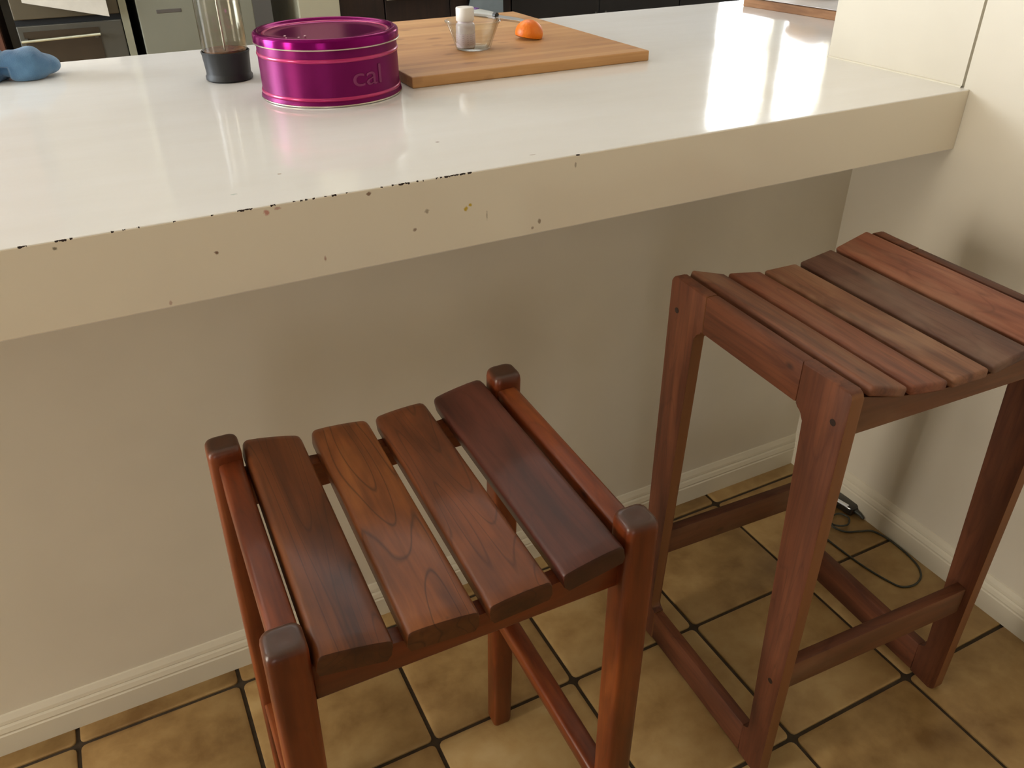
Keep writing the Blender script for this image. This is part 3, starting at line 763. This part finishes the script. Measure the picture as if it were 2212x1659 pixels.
DKB = wood('dark_stained_cabinet', (24, 13, 8), (38, 22, 14), (52, 32, 20), 2, .4, .2, rings=.2)
DKK = plain('near_black_cabinet', (26, 22, 20), .4, .15, 5)
def cabinet(x0, x1, ztop, mat, label, yf=YF+.03, name='dark_cabinet', doors=2):
    r = empty(name, ((x0+x1)/2, yf, 0)); tag(r, label, 'cabinet')
    h = (x1-x0)/2
    bm = bmesh.new(); box(bm, -h, h, .02, .56, 0, ztop); link_mesh('carcass', bm, mat, r)
    for k in range(doors):
        a = -h+2*h*k/doors+.002; b = -h+2*h*(k+1)/doors-.002
        bm = bmesh.new(); box(bm, a, b, 0, .0195, .1, ztop-.002, .002); d = link_mesh('door', bm, mat, r)
        bm = bmesh.new(); tube(bm, [(b-.03 if k % 2 == 0 else a+.03, -.018, .62), (b-.03 if k % 2 == 0 else a+.03, -.018, .74)], .005, 8)
        link_mesh('handle', bm, OVS, d, 40)
    return r
cabinet(-.33, -.10, 2.3, DKB, 'narrow tall dark brown cabinet beside the off-white cupboard, above the tin', name='tall_cabinet', doors=1)
cabinet(-.097, .60, .88, DKB, 'dark brown stained base cabinet behind the chopping board, left of the pale towel')
cabinet(.604, 1.7, .88, DKK, 'near-black base cabinet to the right of the pale hanging towel', doors=2)
cabinet(1.704, 2.75, .88, DKK, 'near-black base cabinet farthest right, below the kitchen window', doors=2)
cabinet(-2.6, -1.775, 2.3, wood('red_brown_cabinet', (50, 26, 16), (78, 44, 28), (96, 58, 38), 2, .5, .1, rings=.2), 'reddish brown cabinet at the far left behind the blue cloth', name='tall_cabinet', doors=2)
bm = bmesh.new(); box(bm, -.097, 2.76, YF-.01, 3.498, .88, .92, .003)
o = link_mesh('kitchen_bench', bm, plain('pale_bench_laminate', (190, 186, 176), .4))
tag(o, 'pale kitchen bench top running along the back wall over dark cabinets', 'bench')
tw = bmesh.new()
NX, NZ = 12, 10
gr = [[tw.verts.new((-.098+.196*i/NX, .004*math.sin(i*.9)*(1-j/NZ), .35+.53*j/NZ)) for i in range(NX+1)] for j in range(NZ+1)]
for j in range(NZ):
    for i in range(NX): tw.faces.new((gr[j][i], gr[j][i+1], gr[j+1][i+1], gr[j+1][i]))
bmesh.ops.solidify(tw, geom=tw.faces, thickness=.012)
o = link_mesh('hand_towel', tw, plain('pale_blue_towel', (170, 184, 190), .9, .04, 40, bump=.2), None, 60); o.location = (.435, YF-.012, 0)
tag(o, 'pale blue hand towel hanging flat against the dark brown cabinet', 'towel')
for m_ in (o,):
    m_['label'] = 'pale blue hand towel hanging flat against the dark brown cabinet'

# ------------------------------------------------------------------ cable and adapter on the floor
CAB = plain('grey_cable', (58, 60, 52), .4, .1, 30)
ca = empty('power_cable', (0, 0, 0)); tag(ca, 'thin grey cable looping across the floor tiles beside the right baseboard', 'cable')
pts = [(-.100, -.175), (-.135, -.215), (-.150, -.255), (-.153, -.297), (-.150, -.358), (-.144, -.411), (-.132, -.463), (-.118, -.493), (-.086, -.503), (-.052, -.492), (-.030, -.466), (-.020, -.428), (-.017, -.395), (-.018, -.36), (-.03, -.325), (-.056, -.312), (-.092, -.295), (-.11, -.268), (-.095, -.245), (-.06, -.24), (-.05, -.265), (-.075, -.282), (-.10, -.262), (-.088, -.225), (-.05, -.215)]
bm = bmesh.new(); tube(bm, spline([(x, y, .0026+(.0045 if 17 <= i <= 21 else (.001 if i > 21 else 0))) for i, (x, y) in enumerate(pts)], 8), .0024, 8)
link_mesh('cord', bm, CAB, ca, 60)
ad = empty('power_adapter', (-.025, -.222, .0), math.radians(-80)); tag(ad, 'small dark glossy power adapter lying on the tiles in the corner against the baseboard', 'adapter')
bm = bmesh.new(); box(bm, -.05, .035, -.018, .020, 0, .026, .006, 3); link_mesh('adapter_body', bm, plain('dark_glossy_plastic', (34, 30, 26), .12, .1, 20, 0, .8), ad, 50)
bm = bmesh.new(); box(bm, -.040, .020, -.0186, -.0095, .0222, .0268, .001); o = link_mesh('glint_strip', bm, plain('white_glint_paint', (240, 244, 250), .3, .02, 20, .1), ad); o['label'] = 'strip with a silvery highlight painted in'  # bright reflection put into the strip's near-white colour
bm = bmesh.new(); tube(bm, [(.034, 0, .012), (.05, .0, .009), (.062, -.004, .006)], lambda t: .006-.003*t, 10); link_mesh('strain_relief', bm, CAB, ad, 50)

# ------------------------------------------------------------------ light
def area(name, loc, rot, sx, sy, power, col):
    l = bpy.data.lights.new(name, 'AREA'); l.shape = 'RECTANGLE'; l.size = sx; l.size_y = sy; l.energy = power; l.color = col
    o = bpy.data.objects.new(name, l); C.objects.link(o); o.location = loc; o.rotation_euler = rot
    return o
# daylight outside the wall openings; the front and ceiling fills are added
area('kitchen_window_daylight', ((KX0+KX1)/2, 3.66, (KZ0+KZ1)/2), (math.radians(90), 0, PI), KX1-KX0+.2, KZ1-KZ0+.2, 58, (.95, .98, 1))
area('slot_daylight', ((SX0+SX1)/2, 3.66, 1.96), (math.radians(90), 0, PI), .1, .5, 3, (1, .99, .95))
area('kitchen_side_daylight', (-4.16, 1.8, 1.55), (math.radians(90), 0, -PI/2), 1.3, 1.4, 160, (.87, .94, 1))
area('dining_side_daylight', (-4.16, (LY0+LY1)/2, (LZ0+LZ1)/2), (math.radians(90), 0, -PI/2), LY1-LY0, LZ1-LZ0, 54, (1, .91, .76))
area('dining_front_fill', ((DX0+DX1)/2, -4.16, (DZ0+DZ1)/2), (math.radians(90), 0, 0), DX1-DX0, DZ1-DZ0, 16, (1, .92, .8))  # added fill for the counter front and the stool legs
area('kitchen_ceiling_fill', (-.6, 1.9, 2.48), (0, 0, 0), 1.8, 1.2, 16, (.97, .98, 1))  # unseen soft fill, added overhead to brighten the countertop

w = bpy.data.worlds.new('sky'); bpy.context.scene.world = w; w.use_nodes = True
bg = w.node_tree.nodes['Background']; bg.inputs[0].default_value = (.75, .85, 1, 1); bg.inputs[1].default_value = 1.2

# ------------------------------------------------------------------ camera
cam = bpy.data.cameras.new('camera'); co = bpy.data.objects.new('camera', cam); C.objects.link(co)
R = [[0.89183427, -0.45227999, -0.00862882], [-0.24769217, -0.47227594, -0.84593382], [0.37852375, 0.75657006, -0.53321808]]
M = Matrix(((R[0][0], -R[1][0], -R[2][0], -1.5408550), (R[0][1], -R[1][1], -R[2][1], -1.3156710), (R[0][2], -R[1][2], -R[2][2], 1.4379970), (0, 0, 0, 1)))
co.matrix_world = M
cam.sensor_width = 36; cam.lens = 1781.6224/2212*36; cam.clip_start = .02
bpy.context.scene.camera = co
sc = bpy.context.scene
sc.view_settings.view_transform = 'Standard'; sc.view_settings.look = 'None'; sc.view_settings.exposure = 0
sc.cycles.use_denoising = True
sc.cycles.max_bounces = 8; sc.cycles.diffuse_bounces = 3; sc.cycles.glossy_bounces = 3; sc.cycles.transmission_bounces = 8; sc.cycles.transparent_max_bounces = 12
sc.cycles.sample_clamp_indirect = 5; sc.cycles.caustics_reflective = False; sc.cycles.caustics_refractive = False
sc.cycles.use_adaptive_sampling = True; sc.cycles.adaptive_threshold = .05
